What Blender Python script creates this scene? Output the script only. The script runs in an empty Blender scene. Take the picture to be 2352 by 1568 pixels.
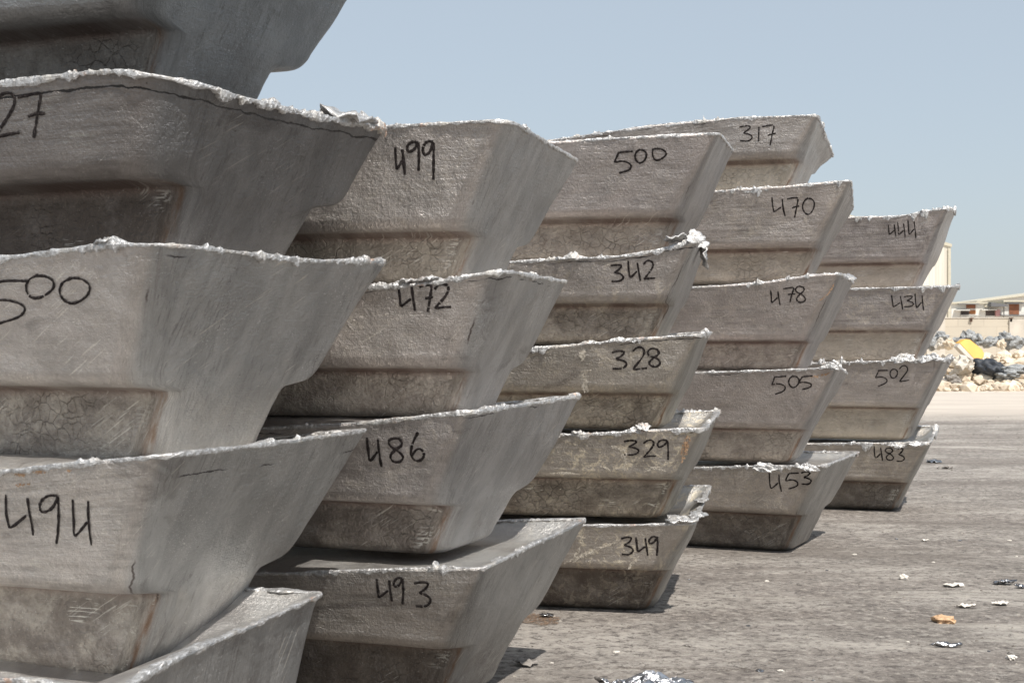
import bpy, bmesh, math, random
import numpy as np
from mathutils import Vector, Matrix

# ------------------------------------------------------------------ camera, world, sun, exposure
GZ = -0.025                                       # ground level
CX, HY, F, HC = 1176.0, 790.0, 3267.0, 0.96      # photo model (2352 px wide), eye height 0.96 m
sc = bpy.context.scene
cam_d = bpy.data.cameras.new('camera'); cam = bpy.data.objects.new('camera', cam_d)
sc.collection.objects.link(cam); sc.camera = cam
cam.location = (0, 0, HC); cam.rotation_euler = (math.radians(90), 0, 0)
cam_d.sensor_width = 36; cam_d.lens = F / 2352 * 36; cam_d.shift_y = (HY - 784) / 2352
cam_d.clip_start = 0.05; cam_d.clip_end = 5000
cam_d.dof.use_dof = True; cam_d.dof.focus_distance = 5.2; cam_d.dof.aperture_fstop = 14

L = Vector((-0.25, 0.64, -1.0)).normalized()      # direction the sunlight travels
SUN_EL = math.asin(-L.z); tosun = -L
w = bpy.data.worlds.new('World'); sc.world = w; w.use_nodes = True
nt = w.node_tree; nt.nodes.clear()
sky = nt.nodes.new('ShaderNodeTexSky'); sky.sky_type = 'NISHITA'; sky.sun_disc = False
sky.sun_elevation = SUN_EL; sky.sun_rotation = math.atan2(tosun.x, tosun.y)
sky.air_density = 1.0; sky.dust_density = 1.6; sky.ozone_density = 1.0; sky.altitude = 0
bgn = nt.nodes.new('ShaderNodeBackground'); bgn.inputs[1].default_value = 0.130
wo = nt.nodes.new('ShaderNodeOutputWorld')
hz = nt.nodes.new('ShaderNodeMix'); hz.data_type = 'RGBA'; hz.inputs[0].default_value = .70     # dusty, milky air
hz.inputs[7].default_value = (3.85, 4.30, 4.68, 1); nt.links.new(sky.outputs[0], hz.inputs[6]); nt.links.new(hz.outputs[2], bgn.inputs[0]); nt.links.new(bgn.outputs[0], wo.inputs[0])
sd = bpy.data.lights.new('sun', 'SUN'); sun = bpy.data.objects.new('sun', sd); sc.collection.objects.link(sun)
sd.energy = 4.7; sd.angle = math.radians(0.5); sd.color = (1.0, 0.955, 0.89)
sun.rotation_euler = L.to_track_quat('-Z', 'Y').to_euler()
sc.view_settings.view_transform = 'Standard'; sc.view_settings.look = 'None'
sc.view_settings.exposure = 0.17; sc.view_settings.gamma = 1.0

rng = random.Random(11)
COL = sc.collection
# ------------------------------------------------------------------ helpers
_p = np.random.RandomState(3).permutation(256); _p = np.concatenate([_p, _p, _p])
_g = np.random.RandomState(4).normal(size=(256, 3)); _g /= np.linalg.norm(_g, axis=1)[:, None]
def pn(x, y, z):
    """gradient noise, vectorised, about -1..1"""
    x, y, z = np.broadcast_arrays(np.asarray(x, float), np.asarray(y, float), np.asarray(z, float))
    xi = np.floor(x).astype(int); yi = np.floor(y).astype(int); zi = np.floor(z).astype(int)
    xf = x - xi; yf = y - yi; zf = z - zi
    u = xf**3*(xf*(xf*6-15)+10); v = yf**3*(yf*(yf*6-15)+10); q = zf**3*(zf*(zf*6-15)+10)
    r = 0
    for i in (0, 1):
        for j in (0, 1):
            for k in (0, 1):
                h = _p[_p[_p[(xi+i) & 255] + ((yi+j) & 255)] + ((zi+k) & 255)]
                g = _g[h]
                d = g[..., 0]*(xf-i) + g[..., 1]*(yf-j) + g[..., 2]*(zf-k)
                r = r + d*(u if i else 1-u)*(v if j else 1-v)*(q if k else 1-q)
    return r*1.5
def fbm(x, y, z, o=3):
    a, s, r = 1.0, 1.0, 0
    for _ in range(o):
        r = r + a*pn(x*s, y*s, z*s); a *= .5; s *= 2.03
    return r
def tag(o, label=None, cat=None, group=None, kind=None):
    if label: o['label'] = label
    if cat: o['category'] = cat
    if group: o['group'] = group
    if kind: o['kind'] = kind
    return o
def empty(name, loc, rz=0):
    o = bpy.data.objects.new(name, None); COL.objects.link(o); o.location = loc; o.rotation_euler = (0, 0, rz)
    o.empty_display_size = .1
    return o
def mesh_obj(name, V, Fc, mat, parent=None, smooth=True, attrs=None):
    me = bpy.data.meshes.new(name)
    me.from_pydata([tuple(v) for v in V], [], [tuple(int(i) for i in f) for f in Fc])
    if smooth: me.polygons.foreach_set('use_smooth', [True]*len(me.polygons))
    if attrs:
        for k, arr in attrs.items():
            a = me.attributes.new(k, 'FLOAT_VECTOR', 'POINT'); a.data.foreach_set('vector', np.asarray(arr, dtype=np.float32).ravel())
    me.materials.append(mat); me.update()
    o = bpy.data.objects.new(name, me); COL.objects.link(o)
    if parent: o.parent = parent
    return o
class MB:
    def __init__(s): s.V = []; s.F = []
    def box(s, x0, x1, y0, y1, z0, z1):
        n = len(s.V)
        s.V += [(x, y, z) for z in (z0, z1) for (x, y) in ((x0, y0), (x1, y0), (x1, y1), (x0, y1))]
        s.F += [[n+i for i in f] for f in ((0,3,2,1),(4,5,6,7),(0,1,5,4),(1,2,6,5),(2,3,7,6),(3,0,4,7))]
    def poly_prism(s, pts, y0, y1):      # pts in x,z ; extruded in y
        n = len(s.V); k = len(pts)
        s.V += [(x, y0, z) for x, z in pts] + [(x, y1, z) for x, z in pts]
        s.F += [list(range(n, n+k))[::1], list(range(n+k, n+2*k))[::-1]]
        for i in range(k):
            j = (i+1) % k; s.F.append([n+j, n+i, n+k+i, n+k+j])
    def build(s, name, mat, parent=None, smooth=False):
        return mesh_obj(name, s.V, s.F, mat, parent, smooth)

# ------------------------------------------------------------------ materials
class NT:
    def __init__(s, name):
        s.m = bpy.data.materials.new(name); s.m.use_nodes = True; s.t = s.m.node_tree; s.t.nodes.clear()
        s.out = s.n('ShaderNodeOutputMaterial'); s.b = s.n('ShaderNodeBsdfPrincipled'); s.l(s.b.outputs[0], s.out.inputs[0])
    def n(s, ty, **kw):
        o = s.t.nodes.new(ty)
        for k, v in kw.items(): setattr(o, k, v)
        return o
    def l(s, a, b): s.t.links.new(a, b)
    def val(s, sock, v):
        if isinstance(v, bpy.types.NodeSocket): s.l(v, sock)
        else: sock.default_value = v
    def math(s, op, a, b=0.0, c=None, clamp=False):
        o = s.n('ShaderNodeMath', operation=op); o.use_clamp = clamp
        s.val(o.inputs[0], a); s.val(o.inputs[1], b)
        if c is not None: s.val(o.inputs[2], c)
        return o.outputs[0]
    def vscale(s, v, sc_, off=(0, 0, 0)):
        o = s.n('ShaderNodeMapping'); s.l(v, o.inputs[0]); o.inputs['Scale'].default_value = sc_; o.inputs['Location'].default_value = off
        return o.outputs[0]
    def noise(s, v, scale=1, detail=3, rough=.55, dist=0):
        o = s.n('ShaderNodeTexNoise'); s.l(v, o.inputs['Vector']); o.inputs['Scale'].default_value = scale
        o.inputs['Detail'].default_value = detail; o.inputs['Roughness'].default_value = rough; o.inputs['Distortion'].default_value = dist
        return o.outputs['Fac']
    def vor(s, v, scale=1, feature='F1', out='Distance'):
        o = s.n('ShaderNodeTexVoronoi', feature=feature); s.l(v, o.inputs['Vector']); o.inputs['Scale'].default_value = scale
        return o.outputs[out]
    def ramp(s, x, a, b, lo=0., hi=1.):
        o = s.n('ShaderNodeMapRange'); o.interpolation_type = 'SMOOTHSTEP'; s.val(o.inputs[0], x)
        for i, v in enumerate((a, b, lo, hi)): o.inputs[i+1].default_value = v
        return o.outputs[0]
    def mix(s, f, a, b, mode='MIX'):
        o = s.n('ShaderNodeMix', data_type='RGBA', blend_type=mode); s.val(o.inputs[0], f)
        for sk, v in ((o.inputs[6], a), (o.inputs[7], b)):
            if isinstance(v, bpy.types.NodeSocket): s.l(v, sk)
            else: sk.default_value = (*v, 1)
        return o.outputs[2]
    def bump(s, h, strength, dist, prev=None):
        o = s.n('ShaderNodeBump'); s.val(o.inputs['Strength'], strength); o.inputs['Distance'].default_value = dist; s.l(h, o.inputs['Height'])
        if prev is not None: s.l(prev, o.inputs['Normal'])
        return o.outputs[0]
    def obj(s): return s.n('ShaderNodeTexCoord').outputs['Object']
    def fin(s, col, rough=.6, metal=0., normal=None):
        if isinstance(col, bpy.types.NodeSocket): s.l(col, s.b.inputs['Base Color'])
        else: s.b.inputs['Base Color'].default_value = (*col, 1)
        s.val(s.b.inputs['Roughness'], rough); s.val(s.b.inputs['Metallic'], metal)
        if normal is not None: s.l(normal, s.b.inputs['Normal'])
        return s.m

def mat_body():
    n = NT('cast_aluminium')
    P = n.n('ShaderNodeAttribute', attribute_name='P').outputs['Vector']       # (s, t, seed)
    Zn = n.n('ShaderNodeAttribute', attribute_name='zone').outputs['Vector']   # (stem, end, top)
    sp = n.n('ShaderNodeSeparateXYZ'); n.l(P, sp.inputs[0]); S, T, SEED = sp.outputs
    sz = n.n('ShaderNodeSeparateXYZ'); n.l(Zn, sz.inputs[0]); STEM, END, TOP = sz.outputs
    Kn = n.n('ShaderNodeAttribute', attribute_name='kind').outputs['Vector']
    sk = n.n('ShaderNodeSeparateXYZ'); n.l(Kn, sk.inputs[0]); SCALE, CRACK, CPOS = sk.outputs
    oi = n.n('ShaderNodeObjectInfo'); RND = oi.outputs['Random']; TINT = oi.outputs['Color']; DUST = oi.outputs['Alpha']
    # face scratches (along the length), blotches
    hor = n.noise(n.vscale(P, (5, 70, 3)), 1, 5, .65)
    hor2 = n.noise(n.vscale(P, (14, 260, 3)), 1, 3, .6)
    blot = n.noise(P, 7, 5, .6, .6)
    fine = n.noise(P, 110, 4, .7)
    fine2 = n.noise(P, 420, 2, .6)
    fm = n.math('ADD', n.math('MULTIPLY', n.math('SUBTRACT', n.ramp(hor, .33, .67), .5), n.math('ADD', .15, n.math('MULTIPLY', RND, .7))), .5)
    fm = n.math('ADD', fm, n.math('MULTIPLY', n.math('SUBTRACT', n.noise(n.vscale(P, (5, 8, 4)), 1, 6, .7, 1.2), .5), 2.2), clamp=True)
    front = n.mix(fm, (.39, .37, .358), (.68, .652, .635))
    front = n.mix(n.ramp(blot, .35, .7, 0, .55), front, (.60, .56, .54))
    front = n.mix(n.ramp(fine, .4, .75, 0, .4), front, (.36, .33, .315))
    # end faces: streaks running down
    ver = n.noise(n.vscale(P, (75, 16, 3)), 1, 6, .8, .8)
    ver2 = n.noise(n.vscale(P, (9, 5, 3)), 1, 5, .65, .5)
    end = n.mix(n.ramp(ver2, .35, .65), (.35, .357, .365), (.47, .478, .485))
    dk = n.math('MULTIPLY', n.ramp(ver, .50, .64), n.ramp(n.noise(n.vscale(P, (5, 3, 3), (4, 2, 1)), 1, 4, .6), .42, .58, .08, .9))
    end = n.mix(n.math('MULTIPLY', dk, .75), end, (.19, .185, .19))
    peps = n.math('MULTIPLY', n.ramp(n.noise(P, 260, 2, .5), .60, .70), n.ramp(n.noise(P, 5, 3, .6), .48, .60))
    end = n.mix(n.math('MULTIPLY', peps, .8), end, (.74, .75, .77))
    spk = n.math('MULTIPLY', n.ramp(n.noise(P, 210, 2, .5), .62, .72), n.ramp(n.noise(P, 8, 3, .6), .42, .6))
    front = n.mix(n.math('MULTIPLY', spk, .7), front, (.86, .84, .80))
    # stem: brownish, crazed
    crz_v = n.n('ShaderNodeVectorMath', operation='ADD'); n.l(P, crz_v.inputs[0])
    dn = n.n('ShaderNodeTexNoise'); n.l(P, dn.inputs['Vector']); dn.inputs['Scale'].default_value = 22; dn.inputs['Detail'].default_value = 3
    dsc = n.n('ShaderNodeVectorMath', operation='SCALE'); n.l(dn.outputs['Color'], dsc.inputs[0]); dsc.inputs['Scale'].default_value = .035
    n.l(dsc.outputs[0], crz_v.inputs[1])
    crz = n.vor(crz_v.outputs[0], 34, 'DISTANCE_TO_EDGE')
    crm = n.math('MULTIPLY', n.ramp(crz, .0, .05, 1, 0), n.ramp(n.noise(P, 3.5, 4, .7), .44, .68, 0, 1))
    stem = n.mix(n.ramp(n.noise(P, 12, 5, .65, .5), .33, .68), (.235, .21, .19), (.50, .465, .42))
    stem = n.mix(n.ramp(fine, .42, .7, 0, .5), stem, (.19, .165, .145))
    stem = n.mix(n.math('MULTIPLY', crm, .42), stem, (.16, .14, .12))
    stem = n.mix(n.math('MULTIPLY', n.math('MULTIPLY', SCALE, -1.0, clamp=True), .8), stem, (.68, .625, .53))  # upper stems paler: bounced light put into the colour
    stem = n.mix(n.math('MULTIPLY', n.math('MAXIMUM', SCALE, 0.0), n.ramp(blot, .25, .6, 1, .75)), stem, (.13, .105, .09))  # low stems darker: shade put into the colour; dark oxide on the cracked ingot
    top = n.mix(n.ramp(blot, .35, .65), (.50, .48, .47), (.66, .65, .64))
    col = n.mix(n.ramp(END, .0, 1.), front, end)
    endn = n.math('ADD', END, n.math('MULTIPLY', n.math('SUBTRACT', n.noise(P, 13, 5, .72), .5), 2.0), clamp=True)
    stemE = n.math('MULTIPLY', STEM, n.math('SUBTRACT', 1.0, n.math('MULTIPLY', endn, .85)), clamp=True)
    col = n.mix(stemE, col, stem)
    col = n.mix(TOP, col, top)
    # brown stain at step and lower corner; under the step also painted occlusion
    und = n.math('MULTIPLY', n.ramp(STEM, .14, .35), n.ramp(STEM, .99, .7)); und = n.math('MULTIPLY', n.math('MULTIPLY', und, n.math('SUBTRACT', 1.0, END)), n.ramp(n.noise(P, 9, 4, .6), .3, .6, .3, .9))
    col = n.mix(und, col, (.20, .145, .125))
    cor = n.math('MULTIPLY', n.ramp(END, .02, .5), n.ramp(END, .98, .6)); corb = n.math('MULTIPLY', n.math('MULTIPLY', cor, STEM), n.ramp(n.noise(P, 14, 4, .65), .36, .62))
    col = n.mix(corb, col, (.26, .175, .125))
    # torn seam where the number face meets the end
    sm = n.noise(n.vscale(P, (0, 12, 6)), 1, 4, .6)
    sdist = n.math('ABSOLUTE', n.math('SUBTRACT', END, n.math('ADD', .25, n.math('MULTIPLY', sm, .9))))
    seam = n.math('MULTIPLY', n.ramp(sdist, .02, .08, 1, 0), n.ramp(n.noise(n.vscale(P, (0, 4.5, 9), (0, 2, 0)), 1, 3, .6), .55, .64))
    seam = n.math('MULTIPLY', seam, n.ramp(T, .04, .09))
    col = n.mix(n.math('MULTIPLY', seam, .85), col, (.09, .07, .065))
    # dark soft stains and small pits
    st = n.math('MULTIPLY', n.ramp(n.noise(n.vscale(P, (2.2, 6, 5)), 1, 5, .68, 1.2), .58, .72), .5)
    col = n.mix(st, col, (.16, .145, .14))
    pit = n.ramp(n.vor(P, 23, 'F1'), .035, .06, 1, 0)
    pitm = n.math('MULTIPLY', pit, n.ramp(n.noise(P, 9, 1), .56, .6))
    col = n.mix(n.math('MULTIPLY', pitm, .7), col, (.10, .08, .075))
    # bare metal nicks, pale flecks
    fl = n.math('MULTIPLY', n.ramp(n.noise(n.vscale(P, (60, 150, 3), (3, 1, 0)), 1, 3, .7), .66, .72), n.ramp(n.noise(P, 10, 3), .45, .65))
    col = n.mix(n.math('MULTIPLY', fl, .85), col, (.82, .81, .79))
    fl2 = n.ramp(n.noise(P, 300, 1, .5), .74, .78)
    col = n.mix(n.math('MULTIPLY', fl2, .7), col, (.85, .84, .82))
    rot = n.n('ShaderNodeMapping'); n.l(P, rot.inputs[0]); rot.inputs['Rotation'].default_value = (0, 0, .55); rot.inputs['Scale'].default_value = (1, 1, 1)
    sf = n.ramp(n.noise(n.vscale(rot.outputs[0], (9, 190, 5)), 1, 2, .5), .63, .68)
    sf = n.math('MULTIPLY', sf, n.ramp(n.noise(n.vscale(P, (4, 5, 6), (7, 1, 2)), 1, 3, .6), .52, .62))
    col = n.mix(n.math('MULTIPLY', sf, .55), col, (.80, .78, .73))
    run = n.math('MULTIPLY', n.ramp(n.noise(n.vscale(P, (38, 2.2, 7)), 1, 3, .55), .60, .70), n.ramp(T, .22, .0))
    run = n.math('MULTIPLY', run, n.ramp(n.noise(n.vscale(P, (3, 1, 6)), 1, 2), .5, .62))
    col = n.mix(n.math('MULTIPLY', run, .5), col, (.20, .175, .165))
    # horizontal scraped patches on the stem
    scr = n.math('MULTIPLY', n.ramp(n.noise(n.vscale(P, (16, 240, 3)), 1, 2, .5), .56, .62), n.ramp(n.noise(n.vscale(P, (5, 11, 3), (9, 4, 0)), 1, 1), .62, .66))
    scr = n.math('MULTIPLY', scr, n.math('MULTIPLY', n.ramp(RND, .5, .8), n.math('SUBTRACT', 1.0, END)))
    col = n.mix(n.math('MULTIPLY', scr, .85), col, (.74, .73, .69))
    Cn = n.n('ShaderNodeAttribute', attribute_name='cor').outputs['Vector']
    sc2 = n.n('ShaderNodeSeparateXYZ'); n.l(Cn, sc2.inputs[0]); U = sc2.outputs[0]
    um = n.math('MULTIPLY', n.ramp(U, .035, .05), n.ramp(U, .06, .10, 1, 0))
    dash = n.ramp(n.noise(n.vscale(P, (22, 170, 3), (5, 5, 5)), 1, 4, .6), .50, .54)
    dash = n.math('MULTIPLY', n.math('MULTIPLY', dash, um), n.math('MULTIPLY', n.ramp(STEM, .7, .95), n.ramp(n.noise(n.vscale(P, (3, 16, 3)), 1, 3), .50, .58)))
    dash = n.math('MULTIPLY', dash, n.ramp(RND, .1, .5, .3, 1))
    col = n.mix(n.math('MULTIPLY', dash, .9), col, (.76, .75, .71))
    # cream dust patches
    dm = n.math('MULTIPLY', n.ramp(n.noise(P, 24, 7, .78, .9), .51, .58), n.ramp(n.noise(P, 6, 3), .40, .52))
    dm = n.math('MULTIPLY', dm, DUST)
    dm = n.math('MULTIPLY', dm, n.math('SUBTRACT', 1.0, n.math('MULTIPLY', END, .9)))
    dm = n.math('MULTIPLY', dm, n.math('SUBTRACT', 1.0, n.math('MULTIPLY', STEM, .7)))
    col = n.mix(dm, col, (.74, .67, .55))
    # crack under the rim
    cn = n.noise(n.vscale(P, (9, 0, 4)), 1, 5, .6)
    cpos = n.math('ADD', n.math('SUBTRACT', CPOS, .014), n.math('MULTIPLY', cn, .030))
    cd = n.math('ABSOLUTE', n.math('SUBTRACT', T, cpos))
    cw = n.noise(n.vscale(P, (26, 0, 9)), 1, 3)
    con = n.ramp(n.math('ADD', n.noise(n.vscale(P, (3.1, 0, 9)), 1, 3), n.math('MULTIPLY', n.math('SUBTRACT', CRACK, .5), .45)), .50, .56)
    ckw = n.math('MULTIPLY', n.math('MULTIPLY', cw, cw), n.math('ADD', .0035, n.math('MULTIPLY', CRACK, .0035)))
    ck = n.math('MULTIPLY', n.math('LESS_THAN', cd, ckw), con)
    col = n.mix(ck, col, (.035, .03, .03))
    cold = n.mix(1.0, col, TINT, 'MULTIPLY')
    metal = n.math('SUBTRACT', n.math('SUBTRACT', .82, n.math('MULTIPLY', stemE, .30)), n.math('MULTIPLY', dm, .7), clamp=True)
    metal = n.math('SUBTRACT', metal, ck, clamp=True)
    rough = n.math('ADD', n.math('ADD', .30, n.math('MULTIPLY', blot, .22)), n.math('MULTIPLY', stemE, .10))
    h = n.math('ADD', n.math('MULTIPLY', hor, n.math('MULTIPLY', n.math('SUBTRACT', 1., END), n.math('ADD', .1, n.math('MULTIPLY', RND, .6)))), n.math('MULTIPLY', fine, .8))
    h = n.math('ADD', h, n.math('MULTIPLY', n.noise(P, 38, 4, .7, 1.0), n.ramp(n.noise(P, 4, 2), .4, .65, .15, .8)))
    h = n.math('ADD', h, n.math('MULTIPLY', hor2, .25))
    h = n.math('SUBTRACT', h, n.math('MULTIPLY', ck, 2.0))
    h = n.math('SUBTRACT', h, n.math('MULTIPLY', n.math('MULTIPLY', crm, stemE), 1.0))
    b1 = n.bump(h, .95, .0045)
    b2 = n.bump(fine2, .7, .0012, b1)
    peb = n.noise(P, 60, 3, .6)
    b3 = n.bump(peb, n.math('ADD', .18, n.math('MULTIPLY', stemE, .6)), .006, b2)
    return n.fin(cold, rough, metal, b3)

def mat_flash():
    n = NT('bright_flash_metal')
    o = n.obj()
    f = n.noise(o, 90, 4, .7); g = n.noise(o, 18, 3, .6)
    c = n.mix(n.ramp(f, .3, .7), (.36, .345, .33), (.72, .72, .72))
    c = n.mix(n.ramp(g, .5, .7, 0, .6), c, (.60, .56, .50))
    rust = n.math('MULTIPLY', n.ramp(n.noise(o, 7, 2), .66, .72), n.ramp(f, .45, .6))
    c = n.mix(n.math('MULTIPLY', rust, .7), c, (.50, .27, .14))
    return n.fin(c, n.ramp(g, .3, .7, .35, .6), .7, n.bump(n.noise(o, 160, 4, .7), .8, .004))

def mat_marker():
    n = NT('black_crayon'); o = n.obj()
    c = n.mix(n.ramp(n.noise(o, 260, 3, .7), .45, .75), (.018, .014, .014), (.10, .085, .08))
    n.b.inputs['Specular IOR Level'].default_value = .15
    return n.fin(c, .8, 0)

def mat_ground():
    n = NT('dusty_asphalt'); o = n.n('ShaderNodeNewGeometry').outputs['Position']
    sp = n.n('ShaderNodeSeparateXYZ'); n.l(o, sp.inputs[0]); X, Y, Z = sp.outputs
    a = n.noise(n.vscale(o, (1.1, 1.5, 1)), 1, 8, .78, .8)
    b = n.noise(n.vscale(o, (9, 10, 1)), 1, 7, .8, .5)
    c = n.noise(o, 85, 5, .75)
    d = n.noise(n.vscale(o, (.28, 1.3, 1), (5, 3, 0)), 1, 4, .6, .6)
    g = n.noise(o, 14, 5, .7, .5)
    col = n.mix(n.ramp(a, .36, .64), (.215, .19, .167), (.50, .455, .405))
    col = n.mix(n.ramp(d, .42, .60, 0, .75), col, (.235, .203, .178))
    col = n.mix(n.math('MULTIPLY', n.ramp(b, .55, .66), .60), col, (.60, .555, .50))
    col = n.mix(n.math('MULTIPLY', n.ramp(b, .46, .36), .55), col, (.15, .13, .115))
    col = n.mix(n.ramp(g, .50, .68, 0, .45), col, (.52, .48, .43))
    col = n.mix(n.ramp(c, .56, .74, 0, .7), col, (.13, .11, .095))
    col = n.mix(n.ramp(n.noise(o, 130, 2, .5), .68, .76, 0, .8), col, (.58, .55, .51))
    c2 = n.noise(o, 30, 6, .8, .3)
    col = n.mix(n.ramp(c2, .54, .64, 0, .7), col, (.56, .505, .44))
    col = n.mix(n.ramp(c2, .49, .39, 0, .85), col, (.10, .085, .075))
    # brown gritty patches
    br = n.math('MULTIPLY', n.ramp(n.noise(n.vscale(o, (1.1, 4, 1), (2, 9, 0)), 1, 5, .7, .8), .60, .74), n.ramp(c, .4, .6))
    col = n.mix(n.math('MULTIPLY', br, .85), col, (.08, .058, .042))
    bs = n.noise(n.vscale(o, (.22, .95, 1), (8, 2, 0)), 1, 6, .68, .9)
    col = n.mix(n.ramp(bs, .50, .62, 0, .55), col, (.16, .135, .115))
    col = n.mix(n.math('MULTIPLY', n.ramp(bs, .42, .32), .5), col, (.62, .57, .50))
    # tyre-dirt lines across
    ln = n.ramp(n.noise(n.vscale(o, (.05, 2.1, 1), (1, 6, 0)), 1, 3, .5, .2), .62, .70, 0, .3)
    col = n.mix(ln, col, (.14, .12, .105))
    # pale sand from about 19 m on
    edge = n.math('ADD', Y, n.math('MULTIPLY', n.noise(n.vscale(o, (.3, .6, 1)), 1, 4, .6), 5.0))
    sand = n.mix(n.ramp(n.noise(n.vscale(o, (.35, 1.2, 1)), 1, 5, .65), .35, .65), (.55, .48, .41), (.63, .56, .48))
    sand = n.mix(n.ramp(c, .6, .75, 0, .5), sand, (.36, .30, .25))
    col = n.mix(n.ramp(edge, 19.5, 24), col, sand)
    h = n.math('ADD', n.math('MULTIPLY', b, .5), n.math('ADD', n.math('MULTIPLY', c, .9), c2))
    b1 = n.bump(h, 1.0, .012)
    b2 = n.bump(g, .5, .02, b1)
    return n.fin(col, .88, 0, b2)

def mat_rock(name, c0, c1, sc_=12, metal=0., rough=.85, bd=.01):
    n = NT(name); o = n.obj()
    a = n.noise(o, sc_, 6, .68, .4)
    c = n.mix(n.ramp(a, .34, .66), c0, c1)
    return n.fin(c, rough, metal, n.bump(n.noise(o, sc_*4, 5, .7), .9, bd))
def mat_plain(name, c, rough=.7, var=.12, sc_=3, metal=0.):
    n = NT(name); o = n.obj()
    a = n.noise(o, sc_, 5, .6)
    col = n.mix(n.ramp(a, .3, .7), tuple(x*(1-var) for x in c), tuple(min(1, x*(1+var)) for x in c))
    return n.fin(col, rough, metal)

M_BODY, M_FLASH, M_MARK, M_GROUND = mat_body(), mat_flash(), mat_marker(), mat_ground()

# ------------------------------------------------------------------ ground
me_n = 40
mesh_obj('ground', [(-900, -60, GZ), (900, -60, GZ), (900, 2500, GZ), (-900, 2500, GZ)], [(0, 1, 2, 3)], M_GROUND, smooth=False)['kind'] = 'structure'

# ------------------------------------------------------------------ ingots
QF, EE = 0.34, 0.50          # inward slope of the long sides and of the ends
WID, LEN = 0.85, 1.50
def sstep(x): x = np.clip(x, 0, 1); return x*x*(3-2*x)

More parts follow.
